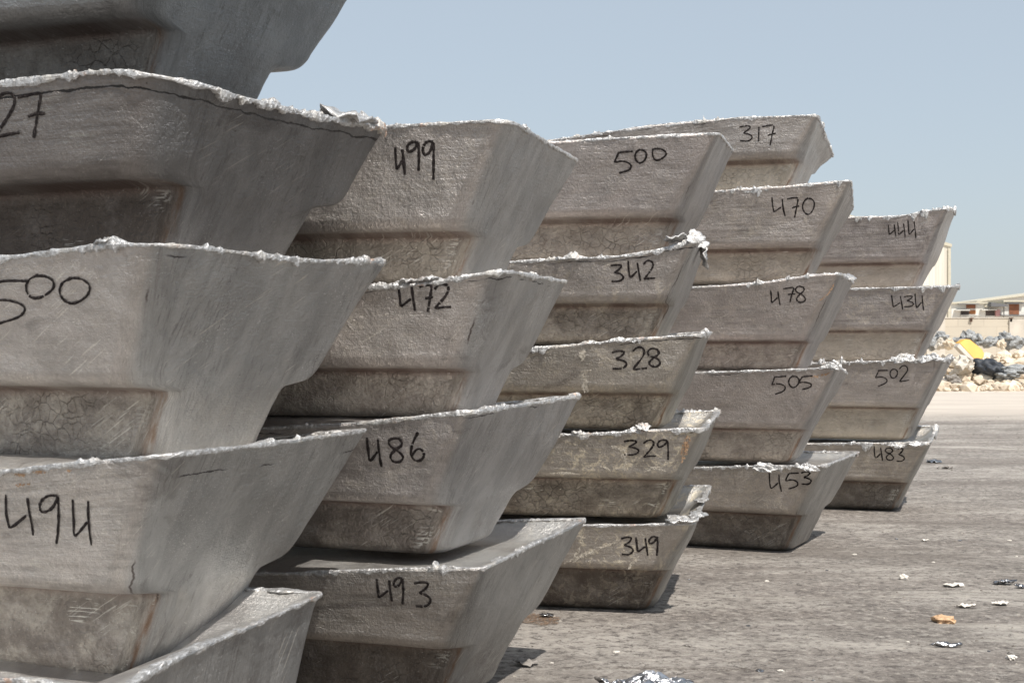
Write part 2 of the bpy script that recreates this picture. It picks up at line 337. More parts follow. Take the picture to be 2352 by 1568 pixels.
class Ingot:
    def __init__(s, d, base_z):
        s.d = d; Z = d['Z']; s.seed = d['seed']
        nx, ny = d['NR']; fx, fy = d['FR']; ry = d.get('ry', ny)
        X = (nx-CX)/F*Z
        az = math.radians(18)
        for _ in range(30):
            fX = X+WID*math.sin(az); fZ = Z+WID*math.cos(az)
            tX = (fx-CX)/F*fZ
            az += (tX-fX)/WID*.8
        s.az = az
        s.rim = HC+(HY-ry)*Z/F; s.base = base_z; s.H = s.rim-base_z
        s.hu = s.rim-(HC+(HY-d['ys'])*(Z+.10)/F)
        s.hu = min(max(s.hu, .12), s.H-.06)
        s.W2, s.L2 = WID/2, LEN/2
        s.ex = Vector((math.cos(az), -math.sin(az), 0)); s.ey = Vector((math.sin(az), math.cos(az), 0))
        nr = Vector((X, Z, 0)); s.org = nr - s.ex*s.L2 + s.ey*s.W2; s.org.z = base_z
        # rim height deviations along the front (u from corner) and along the end (v)
        fr = []
        for (px, py) in list(d.get('fr', []))+[(nx, ny)]:
            k = (px-CX)/F
            # point nr - ex*u, X = k*Z
            u = (k*Z - X)/(-s.ex.x + k*s.ex.y); zz = HC+(HY-py)/F*(Z-s.ex.y*u)
            fr.append((u, zz-s.rim))
        fr.sort(); s.fu = np.array([a for a, b in fr]); s.fz = np.array([b for a, b in fr])
        en = [(0, fr[0][1])]
        for (px, py) in d.get('em', []):
            k = (px-CX)/F; v = (k*Z-X)/(s.ey.x-k*s.ey.y); en.append((v, HC+(HY-py)/F*(Z+s.ey.y*v)-s.rim))
        en.append((WID, HC+(HY-fy)/F*(Z+WID*s.ey.y)-s.rim))
        s.ev = np.array([a for a, b in en]); s.ez = np.array([b for a, b in en]); s.c0 = fr[0][1]
    def dz(s, x, y):
        u = s.L2-x; v = y+s.W2
        f = np.interp(u, s.fu, s.fz); e = np.interp(v, s.ev, s.ez)
        # smooth the interpolation a little
        f = (f+np.interp(u-.04, s.fu, s.fz)+np.interp(u+.04, s.fu, s.fz))/3
        e = (e+np.interp(v-.03, s.ev, s.ez)+np.interp(v+.03, s.ev, s.ez))/3
        return f+e-s.c0
    def wz(s, z): return sstep((z-(s.H-s.hu*.95))/(s.hu*.9))
    def bump_d(s, x, y, z):
        q = s.seed*7.3
        return .0070*pn(x*3.3+q, y*3.3, z*4) + .0028*pn(x*9+q, y*9, z*12) + .0009*pn(x*38+q, y*38, z*38) + .0010*pn(x*17, y*17+q, z*22)
    def world(s, x, y, z): return s.org + s.ex*x + s.ey*y + Vector((0, 0, z))
    def insets(s):
        """rows (z, side inset, end inset, corner radius, stem, top)"""
        H, hu = s.H, s.hu; R = []
        nz = max(14, int(hu/.0085))
        r0 = .040; cr = s.d.get('cr', .032)
        for i in range(nz+1):
            t = (hu-r0)*i/nz
            R.append((H-t, QF*t, EE*t, cr+(.075-cr)*sstep(t/(hu-r0)*.9)*(1 if cr < .075 else .5), 0))
        z1 = H-(hu-r0); i1 = QF*(hu-r0); rc = R[-1][3]
        for k in range(1, 9):                     # rounded lower lip of the wide part
            a = k/8*math.radians(76)
            z = z1-r0*math.sin(a); R.append((z, i1+.008*k/8+r0*(1-math.cos(a)), EE*(H-z), rc+.008*k/8, .14*k/8))
        zl, il = R[-1][0], R[-1][1]; rc = R[-1][3]
        for k in range(1, 6):                     # underside
            z = zl-.010*k/5; R.append((z, il+.070*k/5, EE*(H-z), rc+(.058-rc)*k/5, .15+.45*k/5))
        zl, il = R[-1][0], R[-1][1]
        for k in range(1, 7):                     # fillet into the stem
            a = k/6*math.pi/2
            z = zl-.026*(1-math.cos(a)); R.append((z, il+.022*math.sin(a), EE*(H-z), .058, .6+.4*k/6))
        z2, i2, e2 = R[-1][0], R[-1][1], R[-1][2]
        rb = .036; nl = max(5, int((z2-rb)/.0095))
        for k in range(1, nl+1):
            z = z2-(z2-rb)*k/nl
            R.append((z, i2+.12*(z2-z), e2+EE*.95*(z2-z), .060, 1))
        z3, i3, e3 = R[-1][0], R[-1][1], R[-1][2]
        for k in range(1, 6):
            a = k/5*math.pi/2
            R.append((z3-rb*math.sin(a), i3+.006*k/5+rb*(1-math.cos(a)), e3+.008*k/5+rb*(1-math.cos(a)), .066, 1))
        return R
    def loop(s, a, b, r, rb=.05):
        """rounded rectangle, starting at the left of the front side, counterclockwise; returns x,y,nx,ny"""
        r = min(r, b*.9); q = min(r, rb)
        pts = []
        def seg(x0, y0, x1, y1, n, nx, ny):
            for i in range(n): t = i/n; pts.append((x0+(x1-x0)*t, y0+(y1-y0)*t, nx, ny))
        def arc(cx, cy, a0, n, r=r):
            for i in range(n):
                an = a0+math.pi/2*i/n; pts.append((cx+r*math.cos(an), cy+r*math.sin(an), math.cos(an), math.sin(an)))
        seg(-a+r, -b, a-r, -b, 150, 0, -1); arc(a-r, -b+r, -math.pi/2, 10)
        seg(a, -b+r, a, b-q, 84, 1, 0); arc(a-q, b-q, 0, 8, q)
        seg(a-q, b, -a+r, b, 50, 0, 1); arc(-a+r, b-r, math.pi/2, 6)
        seg(-a, b-r, -a, -b+r, 30, -1, 0); arc(-a+r, -b+r, math.pi, 6)
        return np.array(pts)
    def body(s, parent):
        rows = s.insets(); V = []; P = []; Zn = []; Co = []
        s0 = None
        sn = math.sin(math.atan(QF))
        for (z, ib, ia, r, stem) in rows:
            q = s.loop(s.L2-ia, s.W2-ib, r, .03+.1*(s.H-z)); x, y, nx, ny = q.T
            if s0 is None:
                dd = np.hypot(np.diff(x), np.diff(y)); s0 = np.concatenate([[0], np.cumsum(dd)]); s.rimxy = q
            d = s.bump_d(x, y, np.full_like(x, z))
            # the number side and ends bow a bit
            k = np.clip((s.H-z)/s.H, 0, 1)
            zz = z + s.wz(z)*s.dz(x, y)
            fade = 1.0 if z > .03 else z/.03
            V.append(np.stack([x+nx*d*fade, y+ny*d*fade, zz], 1))
            dl = np.concatenate([[0], np.cumsum(np.hypot(np.diff(x), np.diff(y)))])
            dl[:151] = x[:151]-s.L2; dl[160:244] = y[160:244]+s.W2; t_ = np.linspace(0, 1, 11)
            dl[150:161] = dl[150]+(dl[160]-dl[150])*t_; dl[244:] += dl[243]-dl[244]+.008
            P.append(np.stack([dl+s.seed*3.7, np.full_like(x, s.H-z), np.full_like(x, s.seed*1.7)], 1))
            Co.append(np.stack([s.L2-ia-x+(ny > -.5)*9, 0*x, 0*x], 1))
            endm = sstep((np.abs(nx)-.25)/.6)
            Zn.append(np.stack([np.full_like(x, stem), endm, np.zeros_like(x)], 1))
        N = len(s0); nrow = len(rows)
        # top: lip, dish
        top = [(.006, .001), (.014, -.001), (.026, -.006), (.045, -.016), (.07, -.026), (.10, -.031), (.16, -.033), (.25, -.033), (.36, -.033)]
        tv = []
        for (ins, h) in top:
            q = s.loop(s.L2-ins, s.W2-ins, max(.02, s.d.get('cr', .032)-ins*.3), .03); x, y, nx, ny = q.T
            f = 1-sstep((ins-.02)/s.d.get('taper', .10))
            zz = s.H+h+f*s.dz(x, y)+.003*pn(x*14+s.seed, y*14, 3)*(1 if ins > .005 else 0)
            Co.append(np.zeros((len(x), 3))+9); tv.append(np.stack([x, y, zz], 1)); P_ = np.stack([x*1.0+s.seed, y*1.0, np.full_like(x, 5.0)], 1)
            P.append(P_); Zn.append(np.stack([np.zeros_like(x), np.zeros_like(x), np.ones_like(x)], 1))
        Vall = np.concatenate(V+tv)
        nrt = nrow+len(tv)
        Fc = []
        def quad(r0, r1, flip):
            for i in range(N):
                j = (i+1) % N
                a, b, c, d_ = r0*N+i, r0*N+j, r1*N+j, r1*N+i
                Fc.append((a, b, c, d_) if flip else (a, d_, c, b))
        for r in range(nrow-1): quad(r, r+1, False)
        quad(0, nrow, True)
        for r in range(nrow, nrt-1): quad(r, r+1, True)
        # caps
        Fc.append([(nrow-1)*N+i for i in range(N)][::-1]); Fc.append([(nrt-1)*N+i for i in range(N)])
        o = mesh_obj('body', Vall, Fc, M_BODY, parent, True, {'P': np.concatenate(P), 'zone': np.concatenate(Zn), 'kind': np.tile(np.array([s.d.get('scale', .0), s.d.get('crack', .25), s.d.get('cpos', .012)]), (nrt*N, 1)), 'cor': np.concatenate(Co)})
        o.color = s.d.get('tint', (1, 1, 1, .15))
        return o
    def flash(s, parent):
        """ragged casting flash along the rim"""
        d = s.d; rs = random.Random(int(s.seed*100)); a, b = s.L2, s.W2
        amp = d.get('rag', 1.0); drip = d.get('drip', 0.0)
        # dense path: front and right end fine, rest coarse
        pts = []
        def seg(x0, y0, x1, y1, st, nx, ny):
            n = int(math.hypot(x1-x0, y1-y0)/st)
            for i in range(n): t = i/n; pts.append((x0+(x1-x0)*t, y0+(y1-y0)*t, nx, ny))
        def arc(cx, cy, a0, n, r=s.d.get('cr', .032)):
            for i in range(n):
                an = a0+math.pi/2*i/n; pts.append((cx+r*math.cos(an), cy+r*math.sin(an), math.cos(an), math.sin(an)))
        r = s.d.get('cr', .032)
        q = .03; seg(-a+r, -b, a-r, -b, .0028, 0, -1); arc(a-r, -b+r, -math.pi/2, max(14, int(r*1.57/.0035))); seg(a, -b+r, a, b-q, .0028, 1, 0); arc(a-q, b-q, 0, 12, q)
        seg(a-q, b, -a+r, b, .008, 0, 1); arc(-a+r, b-r, math.pi/2, 6); seg(-a, b-r, -a, -b+r, .01, -1, 0); arc(-a+r, -b+r, math.pi, 6)
        q = np.array(pts); x, y, nx, ny = q.T; n = len(x)
        sd_ = np.concatenate([[0], np.cumsum(np.hypot(np.diff(x), np.diff(y)))])
        e = s.seed*5.1
        n1 = fbm(sd_*9+e, .3, e, 3); n2 = fbm(sd_*45+e, 5.3, e, 3); n3 = fbm(sd_*140+e, 9.3, e, 2)
        patch = sstep((pn(sd_*3.3+e, 2.7, e)+.15)/.5)
        n4 = fbm(sd_*21+e, 11.3, e, 4); n5 = fbm(sd_*38+e, 15.3, e, 4); patch2 = sstep((pn(sd_*4.3+e, 8.7, e)+.15)/.5)
        patch = patch*sstep((n4+.05)/.5)
        up = .0025+.0032*np.clip(n1+.45, 0, 1.5)+amp*patch*(.002+.017*np.clip(n2, 0, 1)**1.3+.009*np.clip(n3-.05, 0, 1))
        dn = .004+.006*np.clip(n4+.2, 0, 1)+amp*(.005*np.clip(n1, 0, 1.3)+.012*np.clip(n5-.05, 0, 1)*patch2)
        dn = dn+drip*.085*np.clip(fbm(sd_*13+e, 7.7, e, 4)-.15, 0, 1)**1.1*sstep((pn(sd_*4+e, 4.4, e)+.3)/.4)
        out = .0018+.0022*np.clip(n4+.4, 0, 1.4)+amp*.006*np.clip(n1*.4+n2*.7, 0, 1.4)*patch+(dn-.010).clip(0, 1)*.12
        for (u, hu_, wd) in d.get('peaks', []):      # u from the near right corner along the path: front negative, end positive
            cor = sd_[np.argmin(np.hypot(x-a, y+b))]
            g = np.exp(-((sd_-cor-u)/wd)**2); up = up+g*hu_*(.75+.5*n2); out = out+g*abs(hu_)*.35
        K = 10; cz = s.H+s.dz(x, y)
        V = np.zeros((n, K, 3))
        for k in range(K):
            an = 2*math.pi*k/K; c, sn_ = math.cos(an), math.sin(an)
            jit = 1+.35*fbm(sd_*55+e, k*1.7, e, 3)
            o_ = np.where(c > 0, out*c, (.012+.012*np.clip(n1+.5, 0, 1.2))*c)*jit
            h = np.where(sn_ > 0, up*sn_, dn*sn_)*(jit if sn_ > 0 else 1)
            jx = .0016*amp*pn(sd_*120, k*3.1, e)
            V[:, k, 0] = x+nx*(o_-.001)+jx; V[:, k, 1] = y+ny*(o_-.001)+jx*.5; V[:, k, 2] = cz+h
        Fc = []
        for i in range(n):
            j = (i+1) % n
            for k in range(K):
                l = (k+1) % K; Fc.append((i*K+k, j*K+k, j*K+l, i*K+l))
        VV = list(V.reshape(-1, 3))
        # loose crumbs stuck on the rim
        for _ in range(int(16*amp)+2):
            i = rs.randrange(0, int(n*.72)); w_ = rs.uniform(.002, .006)*(.6+.6*amp)
            if patch[i] < .3: continue
            c = np.array([x[i]-nx[i]*rs.uniform(-.006, .014), y[i]-ny[i]*rs.uniform(-.006, .014), cz[i]+up[i]*rs.uniform(.2, 1.)])
            blob(VV, Fc, c, (w_*rs.uniform(.8, 2.2), w_*rs.uniform(.8, 1.6), w_*rs.uniform(.4, 1.1)), rs, 1)
        return mesh_obj('rim_flash', VV, Fc, M_FLASH, parent, False)
    def face_pt(s, px, py, lift=.0012):
        """point of the number face met by the sight line through photo point px,py, in ingot coordinates"""
        k = (px-CX)/F; m = (HY-py)/F
        z = s.H*.7
        for _ in range(12):
            yl = -s.W2+QF*(s.H-z)
            # org + ex*x + ey*yl : X=k*Y
            ax = s.org.x+s.ey.x*yl; ay = s.org.y+s.ey.y*yl
            x = (k*ay-ax)/(s.ex.x-k*s.ex.y); Yd = ay+s.ex.y*x
            zw = HC+m*Yd-s.base
            z = z*.3+.7*(zw-s.wz(z)*float(s.dz(np.array(x), np.array(-s.W2))))
        d = float(s.bump_d(np.array(x), np.array(yl), np.array(z)))+lift
        return np.array([x, yl-d, zw]), x, z
GL = {
 '0': [[(.45,0),(.1,.2),(0,.6),(.25,.97),(.6,.95),(.95,.6),(.97,.25),(.7,.04),(.35,.04)]],
 'o': [[(.05,.05),(.02,.5),(.2,.95),(.6,.9),(1,.45),(.75,.1),(.3,0),(-.02,.1)]],
 '1': [[(.6,0),(.5,.5),(.4,1)]],
 '2': [[(.05,.22),(.3,.02),(.72,.02),(.85,.25),(.55,.6),(.12,.95),(.08,1),(.5,.96),(1,.93)]],
 '3': [[(.05,.08),(.45,.0),(.85,.04),(.62,.28),(.25,.45),(.7,.5),(.98,.72),(.7,.97),(.1,.95)]],
 '4': [[(0,.0),(.06,.4),(.12,.78),(.22,.8),(.75,.5)],[(.78,.06),(.86,.5),(1,1)]],
 '5': [[(.95,.02),(.5,.05),(.3,.07)],[(.32,.05),(.15,.42),(.1,.5),(.5,.42),(.9,.58),(.85,.82),(.3,1)]],
 '6': [[(.55,0),(.18,.35),(.05,.75),(.3,.98),(.75,.98),(1,.78),(.8,.58),(.45,.6),(.12,.78)]],
 '7': [[(0,.08),(.45,.03),(.95,.0),(.75,.45),(.6,1)],[(.4,.5),(.65,.46),(1,.44)]],
 '8': [[(.75,.06),(.35,.0),(.05,.15),(.2,.38),(.6,.5),(.95,.75),(.7,.98),(.3,.95),(.12,.72),(.5,.45),(.85,.25),(.7,.05)]],
 '9': [[(.85,.05),(.4,.02),(.02,.2),(.15,.4),(.6,.3),(.85,.05)],[(.88,.04),(.9,.5),(.85,1)]],
}
def smooth_line(p, it=2):
    for _ in range(it):
        q = [p[0]]
        for a, b in zip(p, p[1:]): q += [(a[0]*.75+b[0]*.25, a[1]*.75+b[1]*.25), (a[0]*.25+b[0]*.75, a[1]*.25+b[1]*.75)]
        q.append(p[-1]); p = q
    return p
def blob(V, Fc, c, r, rs, sub=2, rough=.35):
    bm = bmesh.new(); bmesh.ops.create_icosphere(bm, subdivisions=sub, radius=1)
    n = len(V); sx = rs.uniform(0, 90)
    A = np.array([v.co[:] for v in bm.verts]); k = 1+rough*pn(A[:, 0]*1.7+sx, A[:, 1]*1.7, A[:, 2]*1.7)+rough*.5*pn(A[:, 0]*4+sx, A[:, 1]*4, A[:, 2]*4)
    A = A*k[:, None]*np.array(r); an = rs.uniform(0, 6.28); ca, sa = math.cos(an), math.sin(an)
    A = np.stack([A[:, 0]*ca-A[:, 1]*sa, A[:, 0]*sa+A[:, 1]*ca, A[:, 2]], 1)+np.array(c)
    V.extend(list(A)); Fc.extend([[n+v.index for v in f.verts] for f in bm.faces]); bm.free()

ZT = {1: (0, 0, .4001), 2: (0, 551.25, .4001), 3: (0, 940.8, .4001), 4: (551.25, 229.7, .4001), 5: (551.25, 872.8, .4001),
      6: (1148.4, 229.7, .4001), 7: (1102.5, 780.9, .4001), 8: (1800.75, 413.4, .2344), 9: (1800.75, 735., .2344)}
def write_number(ing, parent, zr, digits, width):
    width *= 1.28
    ox, oy, k = ZT[zr]; V = []; Fc = []; rs = random.Random(int(ing.seed*31))
    for ch, x0, y0, x1, y1 in digits:
        for st in GL[ch]:
            j = [(a+rs.uniform(-.03, .03), b+rs.uniform(-.025, .025)) for a, b in st]
            p = smooth_line(j, 2 if ch != '4' else 1)
            pp = []
            for a, b in zip(p, p[1:]):
                for t in (0, .5): pp.append((a[0]+(b[0]-a[0])*t, a[1]+(b[1]-a[1])*t))
            pp.append(p[-1])
            Q = []
            for a, b in pp:
                px = ox+k*(x0+(x1-x0)*a); py = oy+k*(y0+(y1-y0)*b)
                Q.append(ing.face_pt(px, py)[0])
            Q = np.array(Q); T_ = np.gradient(Q, axis=0); T_ /= (np.linalg.norm(T_, axis=1)[:, None]+1e-9)
            Nn = np.array([0, -1/math.sqrt(1+QF*QF), -QF/math.sqrt(1+QF*QF)]); B = np.cross(T_, Nn)
            n0 = len(V); m = len(Q)
            for i in range(m):
                wv = width/2*(.85+.5*pn(i*.55, n0*.1, ing.seed))
                if i in (0, m-1): wv *= .7
                V += [Q[i]-B[i]*wv, Q[i]+Nn*.0006, Q[i]+B[i]*wv]
            for i in range(m-1):
                if 1 < i < m-3 and rs.random() < .010: continue
                for c in (0, 1): Fc.append((n0+i*3+c, n0+i*3+c+1, n0+(i+1)*3+c+1, n0+(i+1)*3+c))
    return mesh_obj('handwritten_number', V, Fc, M_MARK, parent, False)

def streaks(ing, parent, name, mat, lines, width, jit=4, k=3):
    V = []; Fc = []; r3 = random.Random(int(lines[0][0][0])+int(ing.seed*3))
    for ln in lines:
        for rep_ in range(k):
            off = (r3.uniform(-jit, jit), r3.uniform(-jit, jit)*.5); t0 = r3.uniform(0, .4); t1 = r3.uniform(.6, 1)
            p = smooth_line([(a+off[0], b+off[1]) for a, b in ln], 2); p = p[int(t0*len(p)):max(int(t1*len(p)), int(t0*len(p))+3)]
            pp = []
            for a, b in zip(p, p[1:]):
                for t in (0, .25, .5, .75): pp.append((a[0]+(b[0]-a[0])*t, a[1]+(b[1]-a[1])*t))
            Q = np.array([ing.face_pt(a, b, .0008+.0002*rep_)[0] for a, b in pp]); T_ = np.gradient(Q, axis=0); T_ /= (np.linalg.norm(T_, axis=1)[:, None]+1e-9)
            Nn = np.array([0, -.94, -.32]); B = np.cross(T_, Nn); n0 = len(V); m = len(Q)
            for i in range(m):
                e_ = math.sin(math.pi*i/(m-1))**.5*width
                V += [Q[i]-B[i]*e_*abs(r3.gauss(.5, .35)), Q[i]+B[i]*e_*abs(r3.gauss(.5, .35))]
            for i in range(m-1): Fc.append((n0+i*2, n0+i*2+1, n0+i*2+3, n0+i*2+2))
    return mesh_obj(name, V, Fc, mat, parent, False)
M_ORANGE = None
BR = (1, 1, 1, .12)
stacks = {  # scale: stem tone, painted shade when positive, painted bounce light when negative
'A': [ # bottom to top
 dict(crack=.2, Z=2.45, NR=(282,1584), ry=1745, taper=.5, em=[(420,1505),(600,1428)], seat=0, FR=(748,1360), ys=1880, rag=.35, tint=(1,.99,.97,.1), hgt=True,
      label='lowest ingot of the front left stack, only its pale rim showing at the bottom edge', num=None),
 dict(cr=.06, crack=.5, cpos=.045, Z=2.70, seat=.06, NR=(385,1045), FR=(850,985), ys=1385, fr=[(0,1084),(200,1062)], em=[(600,1020)], rag=.6, tint=(1.06,1.04,1.0,.1),
      label='grey ingot marked 494, second from the bottom of the front left stack', num=(3,[('4',25,490,185,720),('9',215,480,350,765),('4',415,510,525,770)],.0055)),
 dict(cr=.07, crack=.3, cpos=.02, Z=2.70, seat=.03, NR=(372,560), FR=(895,600), ys=893, fr=[(0,594),(240,562)], em=[(540,578),(700,598)], rag=1.4, peaks=[(-.1,.012,.02)], tint=(1.05,1.03,1.0,.08),
      label='large smooth ingot marked 500 in the middle of the front left stack', num=(2,[('5',-110,225,180,485),('0',150,200,315,340),('0',340,215,522,370)],.0052)),
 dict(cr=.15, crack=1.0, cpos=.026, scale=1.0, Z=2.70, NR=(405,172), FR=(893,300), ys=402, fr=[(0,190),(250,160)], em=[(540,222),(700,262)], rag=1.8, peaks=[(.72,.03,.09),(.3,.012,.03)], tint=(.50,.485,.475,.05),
      label='dark grey ingot marked 27 with a long crack under its crusty rim', num=(1,[('2',-30,535,120,785),('7',110,535,255,795)],.0060)),
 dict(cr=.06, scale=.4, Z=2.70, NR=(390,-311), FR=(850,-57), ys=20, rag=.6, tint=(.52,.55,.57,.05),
      label='topmost ingot of the front left stack, cut off by the top edge', num=None)],
'B': [
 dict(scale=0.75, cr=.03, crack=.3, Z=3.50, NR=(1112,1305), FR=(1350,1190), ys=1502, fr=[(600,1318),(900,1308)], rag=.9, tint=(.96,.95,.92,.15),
      label='ingot marked 493 with open dished top, lowest in the second stack from the left', num=(5,[('4',785,1140,875,1270),('9',880,1130,945,1285),('3',1000,1155,1105,1300)],.0062)),
 dict(scale=0.4, cr=.05, crack=.45, Z=3.50, seat=.03, NR=(1090,945), FR=(1340,907), ys=1167, fr=[(590,985),(850,970),(1000,953)], rag=1.0, tint=(.97,.95,.94,.2),
      label='ingot marked 486 resting on the ingot marked 493', num=(5,[('4',733,325,815,495),('8',845,330,950,475),('6',975,300,1060,465)],.0062)),
 dict(scale=-0.15, cr=.10, crack=.55, cpos=.014, Z=3.50, NR=(1160,620), FR=(1305,646), ys=846, ry=636, fr=[(890,657),(1000,650),(1090,630)], rag=.7, peaks=[(-.52,.015,.03)], tint=(1.06,1.03,1.0,.15),
      label='smooth ingot marked 472 below the ingot marked 499', num=(4,[('4',910,1065,1005,1210),('7',1030,1060,1110,1220),('2',1115,1055,1215,1195)],.0062)),
 dict(scale=-0.35, cr=.06, crack=.15, Z=3.50, NR=(1178,280), FR=(1330,371), ys=525, fr=[(890,290),(1000,285),(1120,276)], rag=.8, tint=(1.02,1,.98,.15),
      label='ingot marked 499 on top of the second stack from the left', num=(4,[('4',890,270,945,430),('9',955,235,1035,410),('9',1045,235,1120,455)],.0068))],
'C': [
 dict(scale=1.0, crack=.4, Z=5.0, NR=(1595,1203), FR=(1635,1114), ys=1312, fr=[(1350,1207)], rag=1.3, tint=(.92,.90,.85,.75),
      label='thin dusty ingot marked 349 with a loose metal flap on its corner, on the ground', num=(7,[('3',803,1130,885,1235),('4',897,1130,963,1235),('9',965,1125,1025,1240)],.0062)),
 dict(scale=.4, crack=.35, Z=5.0, NR=(1620,984), FR=(1655,943), ys=1102, ry=988, fr=[(1310,998),(1400,995),(1500,988)], rag=2.1, drip=.3, peaks=[(-.25,.022,.02)], tint=(.90,.87,.81,.9),
      label='thin ingot marked 329 with cream dust patches and an orange rust streak', num=(7,[('3',820,575,920,660),('2',935,570,1010,670),('9',1015,570,1088,690)],.0060)),
 dict(scale=0.1, crack=.5, Z=5.0, NR=(1615,768), FR=(1636,762), ys=902, ry=785, fr=[(1200,802),(1400,785),(1500,775)], rag=1.9, peaks=[(-.40,.02,.02),(-.3,.012,.03)], tint=(.88,.85,.79,.35),
      label='thin ingot marked 328 in the middle of the third stack', num=(6,[('3',637,1440,735,1545),('2',760,1415,845,1545),('8',840,1425,930,1535)],.0068)),
 dict(scale=0.1, crack=.6, Z=5.0, NR=(1600,555), FR=(1622,573), ys=695, ry=583, fr=[(1165,602),(1300,594),(1420,590),(1500,577)], rag=2.0, peaks=[(-.43,.03,.025),(-.02,.02,.04)], tint=(.92,.89,.86,.45),
      label='thin ingot marked 342 with torn curled flaps of metal on its right corner', num=(6,[('3',630,945,715,1045),('4',735,925,805,1040),('2',820,920,893,1030)],.0064)),
 dict(scale=-0.3, Z=5.0, NR=(1653,306), FR=(1685,346), ys=495, fr=[(1250,328),(1450,316)], rag=.6, tint=(.93,.89,.87,.1),
      label='ingot marked 500 topping the third stack, beside the ingot marked 317', num=(6,[('5',645,295,765,420),('0',775,285,845,365),('o',873,278,960,352)],.0066))],
'D': [
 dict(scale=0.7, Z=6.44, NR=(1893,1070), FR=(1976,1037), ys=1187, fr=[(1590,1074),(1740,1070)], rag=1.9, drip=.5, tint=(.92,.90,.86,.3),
      label='ingot marked 453 with ragged drips, lowest of the fourth stack, on the ground', num=(7,[('4',1660,765,1730,870),('5',1745,760,1835,855),('3',1840,755,1908,830)],.0066)),
 dict(scale=-0.2, Z=6.44, NR=(1926,843), FR=(1948,857), ys=987, ry=848, fr=[(1590,856),(1800,849)], rag=.9, peaks=[(-.02,.03,.04)], tint=(.95,.91,.89,.1),
      label='ingot marked 505 directly on the ingot marked 453', num=(7,[('5',1660,205,1765,310),('0',1770,205,1835,275),('5',1820,205,1912,285)],.0060)),
 dict(scale=-0.1, Z=6.44, NR=(1932,628), FR=(1962,648), ys=782, ry=640, fr=[(1590,660),(1750,650),(1880,630)], rag=1.5, tint=(.93,.89,.87,.2),
      label='ingot marked 478 in the middle of the fourth stack', num=(6,[('4',1553,1090,1607,1180),('7',1625,1075,1695,1160),('8',1690,1068,1762,1165)],.0062)),
 dict(scale=-0.6, Z=6.44, NR=(1956,414), FR=(1960,478), ys=566, ry=425, fr=[(1620,440),(1800,428)], rag=2.4, drip=.4, tint=(.95,.91,.88,.25),
      label='ingot marked 470 just under the ingot marked 317', num=(6,[('4',1562,560,1635,665),('7',1650,560,1720,675),('0',1735,560,1808,660)],.0064)),
 dict(scale=-0.8, Z=6.44, NR=(1880,264), FR=(1915,358), ys=362, ry=272, fr=[(1230,327),(1500,288),(1700,270)], rag=2.0, tint=(1.03,1.0,.97,.1),
      label='thin pale ingot marked 317, highest of the fourth stack against the sky', num=(6,[('3',1370,150,1455,240),('1',1480,155,1492,240),('7',1505,145,1583,260)],.0060))],
'E': [
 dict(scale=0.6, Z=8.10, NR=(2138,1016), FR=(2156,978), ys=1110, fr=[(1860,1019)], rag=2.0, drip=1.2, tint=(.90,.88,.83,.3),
      label='ingot marked 483 with white drips over its edge, lowest of the farthest stack', num=(9,[('4',882,1235,968,1375),('8',985,1250,1085,1375),('3',1095,1255,1187,1390)],.0066)),
 dict(scale=-0.7, Z=8.10, NR=(2170,826), FR=(2191,822), ys=937, ry=830, fr=[(1860,834)], rag=2.6, peaks=[(-.25,.03,.05),(-.07,.03,.05)], tint=(.93,.90,.88,.3),
      label='ingot marked 502 with torn foil on its rim, in the farthest stack', num=(9,[('5',880,485,1028,645),('0',1038,478,1115,573),('2',1125,443,1230,600)],.0064)),
 dict(scale=-0.8, Z=8.10, NR=(2188,658), FR=(2205,656), ys=757, fr=[(1955,663)], rag=1.8, drip=1.3, tint=(.94,.91,.90,.45),
      label='ingot marked 434 with white metal drips down its scuffed face', num=(8,[('4',1055,1130,1165,1270),('3',1170,1135,1280,1245),('4',1285,1115,1370,1280)],.0064)),
 dict(scale=-0.8, Z=8.10, NR=(2178,480), FR=(2196,484), ys=599, ry=496, fr=[(1940,499),(2070,497),(2130,484)], rag=2.6, drip=.9, peaks=[(-.02,.02,.03)], tint=(.93,.89,.88,.15),
      label='ingot marked 444 topping the farthest stack in front of the cream shed', num=(8,[('4',1020,430,1100,555),('4',1115,415,1190,565),('4',1215,395,1295,570)],.0060))],
}
ING = {}
sid = 1.0
for key, lst in stacks.items():
    base = GZ+.002
    for i, d in enumerate(lst):
        sid += 1.37; d['seed'] = sid
        if d.get('hgt'): pass
        g = Ingot(d, base); ING[(key, i)] = g
        root = empty('aluminium_ingot', g.org, -g.az)
        tag(root, d['label'], 'metal ingot', 'stacked aluminium ingots')
        g.root = root
        g.body(root); g.flash(root)
        if d['num']: write_number(g, root, d['num'][0], d['num'][1], d['num'][2])
        base = g.rim-d.get('seat', .012)
def mat_stain(name, c0, c1):
    n = NT(name); o = n.obj(); f = n.noise(o, 120, 4, .7)
    n.l(n.ramp(f, .42, .56, 0, .85), n.b.inputs['Alpha'])
    return n.fin(n.mix(n.ramp(f, .4, .7), c0, c1), .8, .1)
M_OR = mat_stain('orange_rust', (.50, .30, .18), (.66, .45, .28)); M_CRM = mat_stain('cream_dust', (.72, .66, .56), (.78, .72, .62))
def streak_set(g, par, name, mat, lines, width, jit=4, k=3):
    for i, ln in enumerate(lines): streaks(g, par, name, mat, [ln], width, min(jit, width*700), k)
g = ING[('C', 1)]; streak_set(g, g.root, 'rust_streak', M_OR, [[(1583, 1000), (1572, 1030), (1560, 1068)]], .010, 5, 6)
